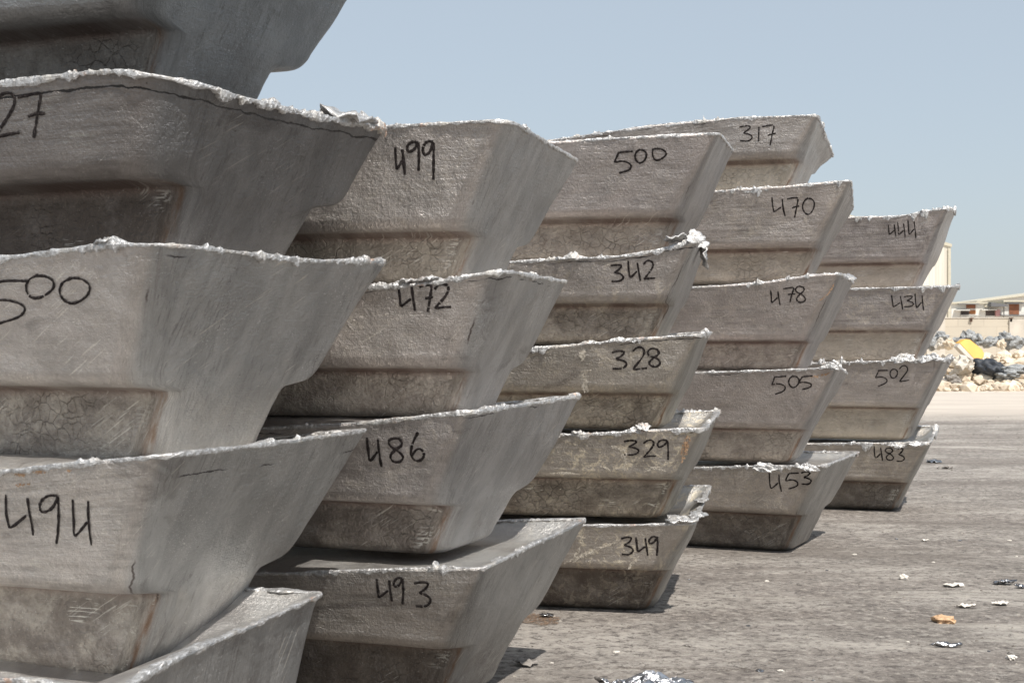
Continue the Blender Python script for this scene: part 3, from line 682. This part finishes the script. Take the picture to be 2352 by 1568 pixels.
streak_set(g, g.root, 'dust_smear', M_CRM, [[(1405, 1025), (1440, 1035), (1425, 1055)], [(1430, 1080), (1440, 1055), (1425, 1040)], [(1475, 1085), (1505, 1070), (1530, 1085)], [(1250, 1090), (1300, 1085), (1340, 1092)], [(1380, 1070), (1400, 1080)]], .007, 8, 5)
g = ING[('C', 0)]; streak_set(g, g.root, 'dust_smear', M_CRM, [[(1300, 1295), (1350, 1270), (1430, 1240)], [(1440, 1310), (1470, 1270)], [(1320, 1290), (1330, 1250)]], .006, 7, 5)
g = ING[('C', 2)]; streak_set(g, g.root, 'dust_smear', M_CRM, [[(1334, 800), (1342, 840)], [(1342, 855), (1340, 880), (1345, 905)]], .010, 6, 4)
g = ING[('D', 2)]; streak_set(g, g.root, 'rust_streak', M_OR, [[(1918, 650), (1900, 680), (1870, 697), (1850, 690)]], .004, 1, 2)
g = ING[('D', 1)]; streak_set(g, g.root, 'rust_streak', M_OR, [[(1905, 855), (1890, 862), (1850, 870)]], .006, 3, 4)
g = ING[('A', 1)]; streak_set(g, g.root, 'rust_streak', M_OR, [[(30, 1092), (60, 1090)], [(75, 1085), (110, 1083)], [(35, 1115), (70, 1110)], [(155, 1080), (175, 1082)]], .004, 8, 3)


def flap(parent, c, size, rs, thick=.006, curl=.3, tilt=(0, 0, 0), name='metal_flap'):
    """ragged thin piece of metal, attached to an ingot"""
    n = 28; V = []; Fc = []
    sx, sy = size; s0 = rs.uniform(0, 50)
    M = Matrix.Rotation(tilt[2], 3, 'Z') @ Matrix.Rotation(tilt[1], 3, 'Y') @ Matrix.Rotation(tilt[0], 3, 'X')
    for side in (1, -1):
        for j in range(7):
            rr = j/6
            for i in range(n):
                an = 2*math.pi*i/n; k = 1+.45*float(pn(math.cos(an)*1.6+s0, math.sin(an)*1.6, 0))+(.12+.3*rr*rr)*float(pn(math.cos(an)*4+s0, math.sin(an)*4, 4))
                x = math.cos(an)*rr*sx*k; y = math.sin(an)*rr*sy*k
                z = curl*sx*(rr**2)*.6*math.sin(an*1+s0)+.30*sx*float(pn(x/sx*2.0+s0, y/sy*2.0, 1))+.14*sx*float(pn(x/sx*5+s0, y/sy*5, 1))+side*thick/2*(1-.6*rr)
                v = M @ Vector((x, y, z)); V.append((v.x+c[0], v.y+c[1], v.z+c[2]))
    def idx(sd_, j, i): return (0 if sd_ == 1 else 7*n)+j*n+i % n
    for j in range(6):
        for i in range(n):
            Fc.append((idx(1, j, i), idx(1, j+1, i), idx(1, j+1, i+1), idx(1, j, i+1)))
            Fc.append((idx(-1, j, i), idx(-1, j, i+1), idx(-1, j+1, i+1), idx(-1, j+1, i)))
    for i in range(n): Fc.append((idx(1, 6, i), idx(-1, 6, i), idx(-1, 6, i+1), idx(1, 6, i+1)))
    return mesh_obj(name, V, Fc, M_FLASH, parent, True)
rs = random.Random(5)
def rim_local(g, px, side='front', out=.0, up=.0):
    k = (px-CX)/F
    if side == 'front':
        ax = g.org.x-g.ey.x*g.W2; ay = g.org.y-g.ey.y*g.W2
        x = (k*ay-ax)/(g.ex.x-k*g.ex.y); y = -g.W2
    else:
        x = g.L2; y = (px)*WID-g.W2
    z = g.H+float(g.dz(np.array(x), np.array(y)))
    return (x+(out if side != 'front' else 0), y-(out if side == 'front' else 0), z+up)
g = ING[('C', 0)]; flap(g.root, rim_local(g, 1562, out=-.005, up=.016), (.052, .036), rs, .014, .10)
flap(g.root, rim_local(g, .12, 'end', .0, .015), (.03, .05), rs, .010, .3)
flap(g.root, rim_local(g, .5, 'end', -.01, .012), (.025, .09), rs, .010, .2)
g = ING[('C', 3)]; flap(g.root, rim_local(g, 1553, out=-.01, up=.028), (.042, .03), rs, .010, .25, (0, -.2, 0))
flap(g.root, rim_local(g, 1595, out=-.005, up=.02), (.03, .03), rs, .006, .5, (.6, .5, 0))
flap(g.root, rim_local(g, .35, 'end', .012, -.03), (.055, .03), rs, .012, .3, (.2, 1.45, .3))
flap(g.root, rim_local(g, .2, 'end', .0, .005), (.03, .035), rs, .008, .6, (.9, .5, .2))
g = ING[('E', 0)]; flap(g.root, rim_local(g, 2063, out=.012, up=-.014), (.05, .02), rs, .008, .3, (.9, 0, 0))
flap(g.root, rim_local(g, 2110, out=.01, up=-.008), (.07, .016), rs, .007, .2, (.8, 0, 0))
g = ING[('E', 1)]; flap(g.root, rim_local(g, 2130, out=-.0, up=.012), (.06, .03), rs, .005, .5, (.5, 0, 0))
flap(g.root, rim_local(g, 2075, out=-.0, up=.015), (.06, .03), rs, .005, .5, (.7, .1, 0))
g = ING[('D', 0)]; flap(g.root, rim_local(g, 1757, out=.006, up=-.006), (.05, .02), rs, .008, .4, (.8, 0, 0))
flap(g.root, rim_local(g, 1858, out=.006, up=-.008), (.045, .02), rs, .008, .4, (.9, 0, 0))
g = ING[('D', 1)]; flap(g.root, rim_local(g, 1916, out=.004, up=.006), (.028, .02), rs, .006, .7, (1.1, .5, 0))
g = ING[('D', 2)]; flap(g.root, rim_local(g, .6, 'end', .004, .008), (.03, .05), rs, .008, .5, (.3, .8, 0))
g = ING[('C', 1)]; flap(g.root, rim_local(g, 1478, out=.002, up=.014), (.024, .02), rs, .008, .4, (.9, 0, 0))
g = ING[('A', 2)]; flap(g.root, rim_local(g, 240, out=-.01, up=.010), (.022, .02), rs, .010, .3)
g = ING[('A', 3)]; flap(g.root, rim_local(g, .80, 'end', -.02, .016), (.05, .09), rs, .016, .25)
g = ING[('B', 2)]; flap(g.root, rim_local(g, 975, out=-.01, up=.010), (.03, .02), rs, .010, .3)
flap(g.root, rim_local(g, 930, out=-.01, up=.008), (.03, .02), rs, .010, .4)

# ------------------------------------------------------------------ ground litter
def gp(px, py):
    Y = (HC-GZ)*F/(py-HY); return ((px-CX)/F*Y, Y)
def z10(x, y): return (1102.5+.5312*x, 1102.5+.5312*y)
M_TAN = mat_rock('tan_stone', (.48, .30, .17), (.68, .46, .28), 30, bd=.004)
M_WHITE = mat_rock('pale_stone', (.62, .57, .50), (.80, .76, .70), 30, bd=.004)
M_GREY = mat_rock('grey_stone', (.16, .145, .13), (.34, .31, .28), 30, bd=.004)
M_FOIL = mat_rock('crumpled_foil', (.22, .22, .23), (.62, .62, .63), 14, .95, .22, .003)
M_RUST = mat_rock('oily_rust', (.045, .03, .02), (.22, .14, .08), 14, 0, .55, .003)
def stone(name, px, py, wpx, mat, label, cat, hk=.6, grp=None):
    x, y = gp(px, py); w_ = wpx/F*y/2
    V = []; Fc = []; r2 = random.Random(int(px*7+py))
    blob(V, Fc, (0, 0, w_*hk*.6), (w_, w_*.8, w_*hk), r2, 3, .45)
    o = mesh_obj(name, V, Fc, mat, None, False); o.location = (x, y, GZ)
    return tag(o, label, cat, grp)
def flake(name, px, py, wpx, mat, label, cat, grp=None, asp=.5, curl=.15, th=.004):
    x, y = gp(px, py); w_ = wpx/F*y/2; r2 = random.Random(int(px*3+py))
    o = flap(None, (0, 0, w_*curl*.5+th), (w_, w_*asp*1.6), r2, th, curl, name=name)
    o.data.materials.clear(); o.data.materials.append(mat); o.location = (x, y, GZ+.004)
    return tag(o, label, cat, grp)
stone('stone', 2168, 1428, 54, M_TAN, 'tan wedge-shaped stone lying alone on the asphalt at right', 'stone', .38)
stone('stone', 2075, 1330, 19, M_WHITE, 'small white cube-like stone on the asphalt', 'stone', .8)
stone('stone', 2324, 1513, 27, M_WHITE, 'cream pebble near the bottom right corner', 'stone', .5)
stone('stone', 2320, 1502, 14, M_GREY, 'small grey pebble just behind the cream pebble', 'stone', .6)
flake('metal_scrap', 2191, 1347, 50, M_WHITE, 'long white flake between the white stone and the silver scrap', 'scrap', None, .3, .05)
flake('metal_scrap', 2308, 1342, 46, M_FOIL, 'pale silver scrap near the right edge of the photo', 'scrap', None, .5, .25)
flake('metal_scrap', 2345, 1350, 24, M_FOIL, 'dark silver scrap cut by the right edge', 'scrap', None, .5, .2)
flake('metal_scrap', 2218, 1395, 38, M_WHITE, 'thin white flake above the tan stone', 'scrap', None, .3, .04)
flake('metal_scrap', 2298, 1389, 34, M_WHITE, 'yellowish flake with grit near the right edge', 'scrap', None, .5, .1)
flake('metal_scrap', 2176, 1486, 66, M_FOIL, 'long thin grey metal splinter below the tan stone', 'scrap', None, .14, .06)
flake('metal_scrap', 2125, 1243, 20, M_WHITE, 'tiny pale flake right of the ingot marked 453', 'scrap', None, .3, .05)
flake('metal_scrap', 1209, 1527, 60, M_GREY, 'dull leaf-like flake in the sun beside the shadow of the ingot marked 493', 'scrap', None, .5, .15)
flake('metal_scrap', 1256, 1417, 32, M_FOIL, 'shiny flake lying beside the rusty puddle', 'scrap', None, .5, .2)
flake('metal_scrap', 2145, 1062, 40, M_FOIL, 'grey metal strip on the ground beside the ingot marked 483', 'scrap', None, .5, .1)
flake('metal_scrap', 2170, 1076, 34, M_GREY, 'darker metal strip just in front of another near the ingot marked 483', 'scrap', None, .5, .1)
# crumpled sheet in the foreground
x, y = gp(1501, 1578)
r2 = random.Random(2); V = []; Fc = []
root = empty('crumpled_foil', (x, y, GZ)); tag(root, 'crumpled sheet of shiny metal at the bottom edge of the photo', 'scrap metal')
n = 46; W_ = .125
for j in range(n):
    for i in range(n):
        a, b = (i/(n-1)-.5)*2, (j/(n-1)-.5)*2
        e = 1+.35*float(pn(a*2, b*2, 8))
        h = .012*(1-min(1, (a*a+b*b)))+.030*abs(float(pn(a*2.2+3, b*2.2, 1)))+.007*abs(float(pn(a*8, b*8, 2)))
        V.append((a*W_*e*.95+.012*float(pn(a*5, b*5, 7)), b*.085*e, .004+max(0, h*(1.1-.5*abs(a)))))
for j in range(n-1):
    for i in range(n-1):
        a, b = (i/(n-1)-.5)*2, (j/(n-1)-.5)*2
        if math.hypot(a, b)+.35*float(pn(a*3, b*3, 5))+.2*float(pn(a*9, b*9, 5)) < .92: Fc.append((j*n+i, j*n+i+1, (j+1)*n+i+1, (j+1)*n+i))
o = mesh_obj('foil_sheet', V, Fc, M_FOIL, root, False)
md = o.modifiers.new('thick', 'SOLIDIFY'); md.thickness = .002
fl_ = flap(root, (-.12, -.0, .012), (.05, .025), r2, .003, .5, (.3, .2, .3), name='torn_strip'); fl_.data.materials.clear(); fl_.data.materials.append(M_FOIL)
# scattered bits
bits = [(1000,380,20),(905,430,14),(1240,438,20),(1380,450,22),(1160,630,18),(590,745,26),(1200,778,16),(1500,390,12),(1620,322,18),(1920,18,20),(1800,255,14),
        (2290,262,16),(2190,640,12),(1440,865,14),(310,790,14),(2130,530,12),(2075,262,14),(1960,355,12),(900,717,30),(1210,825,30),(1300,825,24),(1700,600,14),(2200,740,14),(1850,700,16),(1480,560,10),(1100,500,10),(2320,330,12)]
for i, (bx, by, bw) in enumerate(bits):
    px, py = z10(bx, by); 
    stone('metal_crumb', px, py, bw*.62, (M_GREY, M_FOIL, M_WHITE)[i % 3], 'small crumb of stone or metal scattered on the asphalt', 'crumb', .35, 'small crumbs scattered on the asphalt')
# fine grit: uncountable
V = []; Fc = []; r2 = random.Random(77)
for i in range(2600):
    yy = 3.6+r2.random()**1.6*16; xx = r2.uniform(-.3, .42*yy+.3) if True else 0
    s_ = (.0015+.0055*r2.random()**2.5)*(.7+yy*.07)
    n0 = len(V)
    for k in range(6):
        th = [(1, 0, .1), (-.5, .8, .05), (-.6, -.8, .08), (.1, .1, .9), (.2, -.3, .8), (-.3, .2, .7)][k]
        V.append((xx+th[0]*s_*r2.uniform(.6, 1.6), yy+th[1]*s_*r2.uniform(.6, 1.3), GZ+th[2]*s_*.8))
    Fc += [[n0+a for a in f] for f in ((0,1,3),(1,2,5),(2,0,4),(3,4,0),(3,5,4),(5,3,1),(4,5,2))]
tag(mesh_obj('grit', V, Fc, mat_rock('grit_stone', (.10, .085, .07), (.42, .38, .33), 2.5), None, False), 'fine grit and crumbs strewn over the asphalt', 'grit', None, 'stuff')
# rusty patch soaked into the asphalt
M_STAINR = mat_stain('rust_soaked_asphalt', (.06, .035, .022), (.30, .19, .115))
pts = []
for i in range(60):
    an = 2*math.pi*i/60; px = 1236+52*math.cos(an)*(1+.3*float(pn(math.cos(an)*6, math.sin(an)*6, 1)))*(1+.5*float(pn(math.cos(an)*2, math.sin(an)*2, 3))); py = 1424+12*math.sin(an)*(1+.6*float(pn(math.cos(an)*2, math.sin(an)*2, 9)))
    gx, gy = gp(px, py); pts.append((gx, gy, GZ+.004))
tag(mesh_obj('oil_stain', pts, [list(range(60))], M_STAINR, None, False), kind='structure')

# ------------------------------------------------------------------ rubble bank
M_SANDROCK = mat_rock('limestone_rubble', (.50, .41, .31), (.78, .68, .54), 2.2, bd=.04)
M_CONC = mat_rock('grey_concrete', (.26, .265, .265), (.50, .51, .51), 6.0, bd=.06)
M_CONC2 = mat_rock('pale_slab', (.48, .44, .38), (.62, .57, .50), 4.0, bd=.02)
r2 = random.Random(21)
def bank_h(x, y):
    a = np.exp(-((y-33.5)/2.4)**2)*(.62+.25*pn(x*.35, y*.35, 1)+.10*pn(x*1.3, y*1.3, 2))
    return np.clip(a*sstep((36.8-y)/1.5)*sstep((y-29.6)/1.6), 0, 3)
nx_, ny_ = 220, 50
xs = np.linspace(-8, 30, nx_); ys = np.linspace(29, 38, ny_)
XX, YY = np.meshgrid(xs, ys); ZZ = bank_h(XX, YY)+.03*pn(XX*4, YY*4, 3)-.03
V = list(np.stack([XX.ravel(), YY.ravel(), ZZ.ravel()], 1)); Fc = []
for j in range(ny_-1):
    for i in range(nx_-1): Fc.append((j*nx_+i, j*nx_+i+1, (j+1)*nx_+i+1, (j+1)*nx_+i))
for i in range(3000):
    x = r2.uniform(6, 18) if i < 2600 else r2.uniform(-8, 30); y = r2.uniform(29.6, 34.6)
    s_ = .03+.15*r2.random()**4
    blob(V, Fc, (x, y, float(bank_h(np.array(x), np.array(y)))+s_*.15), (s_*r2.uniform(.9, 1.6), s_, s_*r2.uniform(.5, .9)), r2, 1, .5)
tag(mesh_obj('rubble', V, Fc, M_SANDROCK, None, False), 'bank of cream limestone rubble in front of the block wall', 'rubble', None, 'stuff')
def bank_rock(px, py, Y, wpx, hpx, mat, name, label, cat, seed):
    """a boulder whose middle stands on the bank"""
    r3 = random.Random(seed); x = (px-CX)/F*Y; z = HC+(HY-py)/F*Y; V = []; Fc = []
    a, b = wpx/F*Y/2, hpx/F*Y/2
    blob(V, Fc, (0, 0, 0), (a, max(a*.7, b), b), r3, 3, .7)
    o = mesh_obj(name, V, Fc, mat, None, False); o.location = (x, Y, z); return tag(o, label, cat)
C9 = lambda x, y: (1800.75+.2344*x, 735+.2344*y)
gb = [((1550,150),34,16,'flat grey concrete lump left of the yellow block on the rubble bank'),((1440,215),28,22,'dark grey boulder half hidden by the ingot marked 434'),
      ((1800,140),30,22,'dark pitted boulder behind the yellow block'),((1890,175),40,22,'grey boulder right behind the yellow block, sloping down'),
      ((1740,190),36,13,'low grey slab between two boulders behind the yellow block'),((2010,205),44,18,'grey concrete heap right of the yellow block'),
      ((2160,170),38,24,'rounded pale grey boulder at the crest of the bank'),((2230,205),44,24,'broad pale grey boulder near the right end of the crest'),
      ((2340,200),20,16,'grey boulder cut by the right edge of the photo'),((2250,470),56,18,'dark grey rubble lump low on the bank at right'),
      ((2190,520),60,16,'bluish grey slab at the foot of the bank'),((1650,580),40,18,'grey brown clod at the foot of the rubble bank')]
for i, (p, a, b, lab) in enumerate(gb):
    px, py = C9(*p); Y = 34.2 if p[1] < 300 else 30.6
    bank_rock(px, py+3, Y, a, b*1.25, M_CONC if i != 11 else M_GREY, 'boulder', lab, 'boulder', 40+i)
bank_rock(*C9(1540,240), 33.2, 22, 26, M_CONC2, 'stone_slab', 'pale upright slab beside the dark boulder on the bank', 'slab', 60)
bank_rock(*C9(1620,235), 33.0, 26, 20, M_SANDROCK, 'boulder', 'large rounded cream boulder next to the pale upright slab', 'boulder', 61)
bank_rock(*C9(1750,440), 31.0, 60, 34, M_CONC2, 'boulder', 'big smooth beige boulder below the yellow block', 'boulder', 62)
bank_rock(*C9(2130,240), 33.0, 22, 20, M_SANDROCK, 'boulder', 'round cream boulder in front of the pale grey crest boulders', 'boulder', 63)
# yellow block
Y = 31.4
def bp(x, y): px, py = C9(x, y); return ((px-CX)/F*Y, HC+(HY-py)/F*Y)
root = empty('yellow_block', (bp(1850, 300)[0], Y, .3)); tag(root, 'bright yellow broken block with beige edges tilted on the rubble', 'block')
def prism(name, zp, y0, y1, mat, par, slope=0):
    pts = [bp(*p) for p in zp]; V = []; k = len(pts)
    for yy in (y0, y1):
        for (a, b) in pts: V.append((a-root.location.x, yy+(b-.5)*slope, b-.3))
    Fc = [list(range(k))[::-1], list(range(k, 2*k))]+[[i, (i+1) % k, k+(i+1) % k, k+i] for i in range(k)]
    o = mesh_obj(name, V, Fc, mat, par, False)
    bv = o.modifiers.new('bev', 'BEVEL'); bv.width = .015; bv.segments = 2
    return o
M_YEL = mat_plain('yellow_paint', (.74, .41, .07), .6, .06, 3); M_BEIGE = mat_plain('beige_concrete', (.55, .50, .43), .8, .1, 4); M_DK = mat_plain('dark_sack', (.035, .04, .05), .6, .3, 3)
prism('painted_face', [(1750,225),(1815,185),(1860,190),(1965,285),(1980,330),(1960,370),(1895,412)], -.02, .30, M_YEL, root, .5)
prism('concrete_edge', [(1720,262),(1750,226),(1894,412),(1880,418),(1800,360)], -.03, .26, M_BEIGE, root, .5)
prism('broken_corner', [(1896,413),(1960,371),(1975,385),(1940,412),(1915,420)], -.0, .22, M_BEIGE, root, .5)
# black sack
V = []; Fc = []; r3 = random.Random(9); blob(V, Fc, (0, 0, 0), (.34, .28, .20), r3, 4, .4)
V = [np.array(v)+np.array(v)*.16*float(pn(v[0]*9, v[1]*9, v[2]*9)) for v in V]
px, py = C9(2000, 475); o = mesh_obj('black_sack', V, Fc, M_DK, None, True); o.location = ((px-CX)/F*30.9, 30.9, HC+(HY-py)/F*30.9); o.rotation_euler = (0, .5, 0)
tag(o, 'black rubbish sack slumped under the yellow block', 'sack')
# weeds on the bank are left to the rubble texture
# ------------------------------------------------------------------ block wall
def mat_block():
    n = NT('concrete_block_wall'); o = n.obj()
    br = n.n('ShaderNodeTexBrick'); mp = n.n('ShaderNodeMapping'); n.l(o, mp.inputs[0]); mp.inputs['Rotation'].default_value = (math.pi/2, 0, 0)
    n.l(mp.outputs[0], br.inputs[0]); br.inputs['Scale'].default_value = 1; br.inputs['Brick Width'].default_value = .8; br.inputs['Row Height'].default_value = .3
    br.inputs['Mortar Size'].default_value = .012; br.inputs['Color1'].default_value = (.53, .47, .38, 1); br.inputs['Color2'].default_value = (.49, .44, .36, 1); br.inputs['Mortar'].default_value = (.42, .37, .30, 1)
    a = n.noise(o, .9, 5, .6)
    c = n.mix(n.ramp(a, .35, .65, 0, .5), br.outputs[0], (.56, .50, .41))
    return n.fin(c, .9, 0, n.bump(n.noise(o, 30, 3), .4, .01))
YW = 44.0
def wx(px): return (px-CX)/F*YW
def wzz(py): return HC+(HY-py)/F*YW
root = empty('block_wall', (wx(2230), YW, 0)); tag(root, 'long low beige concrete block wall behind the rubble', 'wall')
m = MB(); m.box(-24, 22, 0, .25, 0, wzz(731)); m.build('wall_panel', mat_block(), root)
m = MB(); m.box(-24, 22, -.02, .27, wzz(731)+.002, wzz(729)); m.build('coping', M_BEIGE, root)
for px in (2330, 2140, 1950):
    m = MB(); m.box(wx(px)-wx(2230)-.17, wx(px)-wx(2230)+.4, -.06, -.003, 0, wzz(731)-.02); m.build('pilaster', M_BEIGE, root)
M_BRN = mat_plain('brown_iron', (.16, .09, .06), .7, .2)
for px in (2230, 2321, 2139):
    m = MB(); x = wx(px)-wx(2230); m.box(x-.03, x+.03, -.06, -.022, wzz(739), wzz(731)); m.box(x-.05, x+.05, -.12, -.0225, wzz(731), wzz(729.5)); m.build('bracket', M_BRN, root)
# ------------------------------------------------------------------ shed
YS = 110.0
def sx(px, Y=YS): return (px-CX)/F*Y
def sz_(py, Y=YS): return HC+(HY-py)/F*Y
def mat_clad():
    n = NT('cream_cladding'); o = n.obj()
    wv = n.n('ShaderNodeTexWave', wave_type='BANDS', bands_direction='X'); n.l(o, wv.inputs[0]); wv.inputs['Scale'].default_value = 1.3
    a = n.noise(n.vscale(o, (1.4, 1, .07)), 1, 4, .6)
    c = n.mix(n.ramp(a, .35, .65), (.60, .56, .48), (.70, .67, .59))
    return n.fin(c, .6, 0, n.bump(wv.outputs['Fac'], .5, .05))
xr = sx(2184); root = empty('shed', (xr-8, YS, 0)); tag(root, 'tall cream corrugated shed behind the farthest stack', 'shed')
m = MB(); zr = sz_(561); m.poly_prism([(-8, 0), (8, 0), (8, zr), (0, zr+2.3), (-8, zr)], 0, 30); m.build('cladding', mat_clad(), root)
M_TRIM = mat_plain('shed_trim', (.52, .48, .38), .6, .08)
m = MB(); m.poly_prism([(0, zr+2.32), (8.05, zr+.02), (8.05, zr-.22), (0, zr+2.08)], -.12, -.004); m.poly_prism([(0, zr+2.32), (0, zr+2.08), (-8.05, zr-.22), (-8.05, zr+.02)], -.12, -.004); m.build('roof_trim', M_TRIM, root)
m = MB(); m.box(7.75, 7.95, -.15, -.01, 0, zr-.3); m.build('downpipe', M_TRIM, root)
# ------------------------------------------------------------------ far houses
YB = 180.0
WH = mat_plain('white_render', (.66, .64, .59), .8, .06, .3); SH = mat_plain('brown_shutter', (.22, .085, .04), .7, .25, 1.5); DKW = mat_plain('dark_opening', (.05, .035, .03), .5, .3)
RF = mat_plain('grey_roof', (.13, .13, .135), .6, .2, .5); PK = mat_plain('pink_paint', (.50, .27, .26), .7, .1); LR = mat_plain('light_roof_sheet', (.62, .60, .55), .6, .05, .2)
def z8x(x): return (1800.75+.2344*x-CX)/F*YB
def z8z(y): return HC+(HY-(413.4+.2344*y))/F*YB
def house(name, label, x0, x1, yt, parts, cat='house', depth=8, extra=0):
    xc = (z8x(x0)+z8x(x1))/2; r = empty(name, (xc, YB+extra, 0)); tag(r, label, cat)
    m = MB(); m.box(z8x(x0)-xc, z8x(x1)-xc, 0, depth, 0, z8z(yt)); m.build('wall', WH, r)
    m = MB(); m.box(z8x(x0)-xc-.25, z8x(x1)-xc+.25, -.4, depth+.2, z8z(yt)+.003, z8z(yt)+.22); m.build('roof', M_TRIM, r)
    for (nm, a, b, c, d_, mat, pr) in parts:
        m = MB(); m.box(z8x(a)-xc, z8x(b)-xc, -pr, -.004 if pr < 2 else -.006, z8z(d_), z8z(c)); m.build(nm, mat, r)
    return r
house('house', 'white two storey house with brown shuttered windows and a balustrade, next to the shed', 1640, 1975, 1212,
      [('window', 1785, 1875, 1222, 1258, SH, .08), ('window', 1730, 1812, 1282, 1320, DKW, .07), ('shutter', 1815, 1876, 1275, 1312, mat_plain('orange_shutter', (.35, .14, .05), .7, .2), .10),
       ('ledge', 1665, 1800, 1272, 1280, WH, 1.0), ('awning', 1700, 1890, 1212, 1219, RF, .9)]
      + [('baluster', 1730+i*14, 1736+i*14, 1328, 1350, WH, .5) for i in range(12)] + [('handrail', 1725, 1915, 1322, 1327, WH, .55)])
hh = house('house', 'white house with a dark sagging roof, a dark doorway and a pink pillar', 1978, 2150, 1245,
      [('doorway', 1978, 2062, 1280, 1328, DKW, .08), ('pillar', 2066, 2106, 1272, 1332, PK, .5), ('ledge', 1918, 2062, 1268, 1277, WH, 1.0)])
xc = (z8x(1978)+z8x(2150))/2
m = MB(); m.poly_prism([(z8x(1988)-xc, z8z(1200)), (z8x(1988)-xc, z8z(1243)), (z8x(2148)-xc, z8z(1243)), (z8x(2148)-xc, z8z(1226))], -1.6, -.42); m.build('sagging_roof', RF, hh)
house('house', 'pale house with a large brown shuttered window at the right edge of the photo', 2160, 2700, 1195,
      [('window', 2205, 2302, 1216, 1316, SH, .08), ('lintel', 2165, 2340, 1206, 1213, RF, .6), ('ledge', 2110, 2420, 1322, 1330, RF, .8)])
root = empty('warehouse', (z8x(2300)*1.15, 215, 0)); tag(root, 'long low warehouse with a pale sloping roof rising to the right behind the houses', 'warehouse')
k = 215/YB; x0 = z8x(1900)*k-root.location.x; x1 = z8x(2900)*k-root.location.x
za = HC+(z8z(1200)-HC)*k; zb = HC+(z8z(1062)-HC)*k
m = MB(); m.poly_prism([(x0, 0), (x1, 0), (x1, zb), (x0, za)], 0, 20); m.build('wall', LR, root)
m = MB(); m.poly_prism([(x0-.3, za+.02), (x1+.3, zb+.02), (x1+.3, zb+.25), (x0-.3, za+.25)], -.5, 20.5); m.build('roof', M_TRIM, root)
m = MB(); xl = z8x(1560)-z8x(1590); 
root = empty('gate', (z8x(1590), YB-60, 0)); tag(root, 'row of dark grey bars standing between the shed and the white house', 'gate')
for i in range(3):
    m = MB(); m.box(-.6+i*.55, -.35+i*.55, 0, .25, 0, HC+(HY-732+16)/F*120); m.build('post', RF, root)
m = MB(); m.box(-.7, .9, .26, .32, 1.2, 1.5); m.build('rail', RF, root)
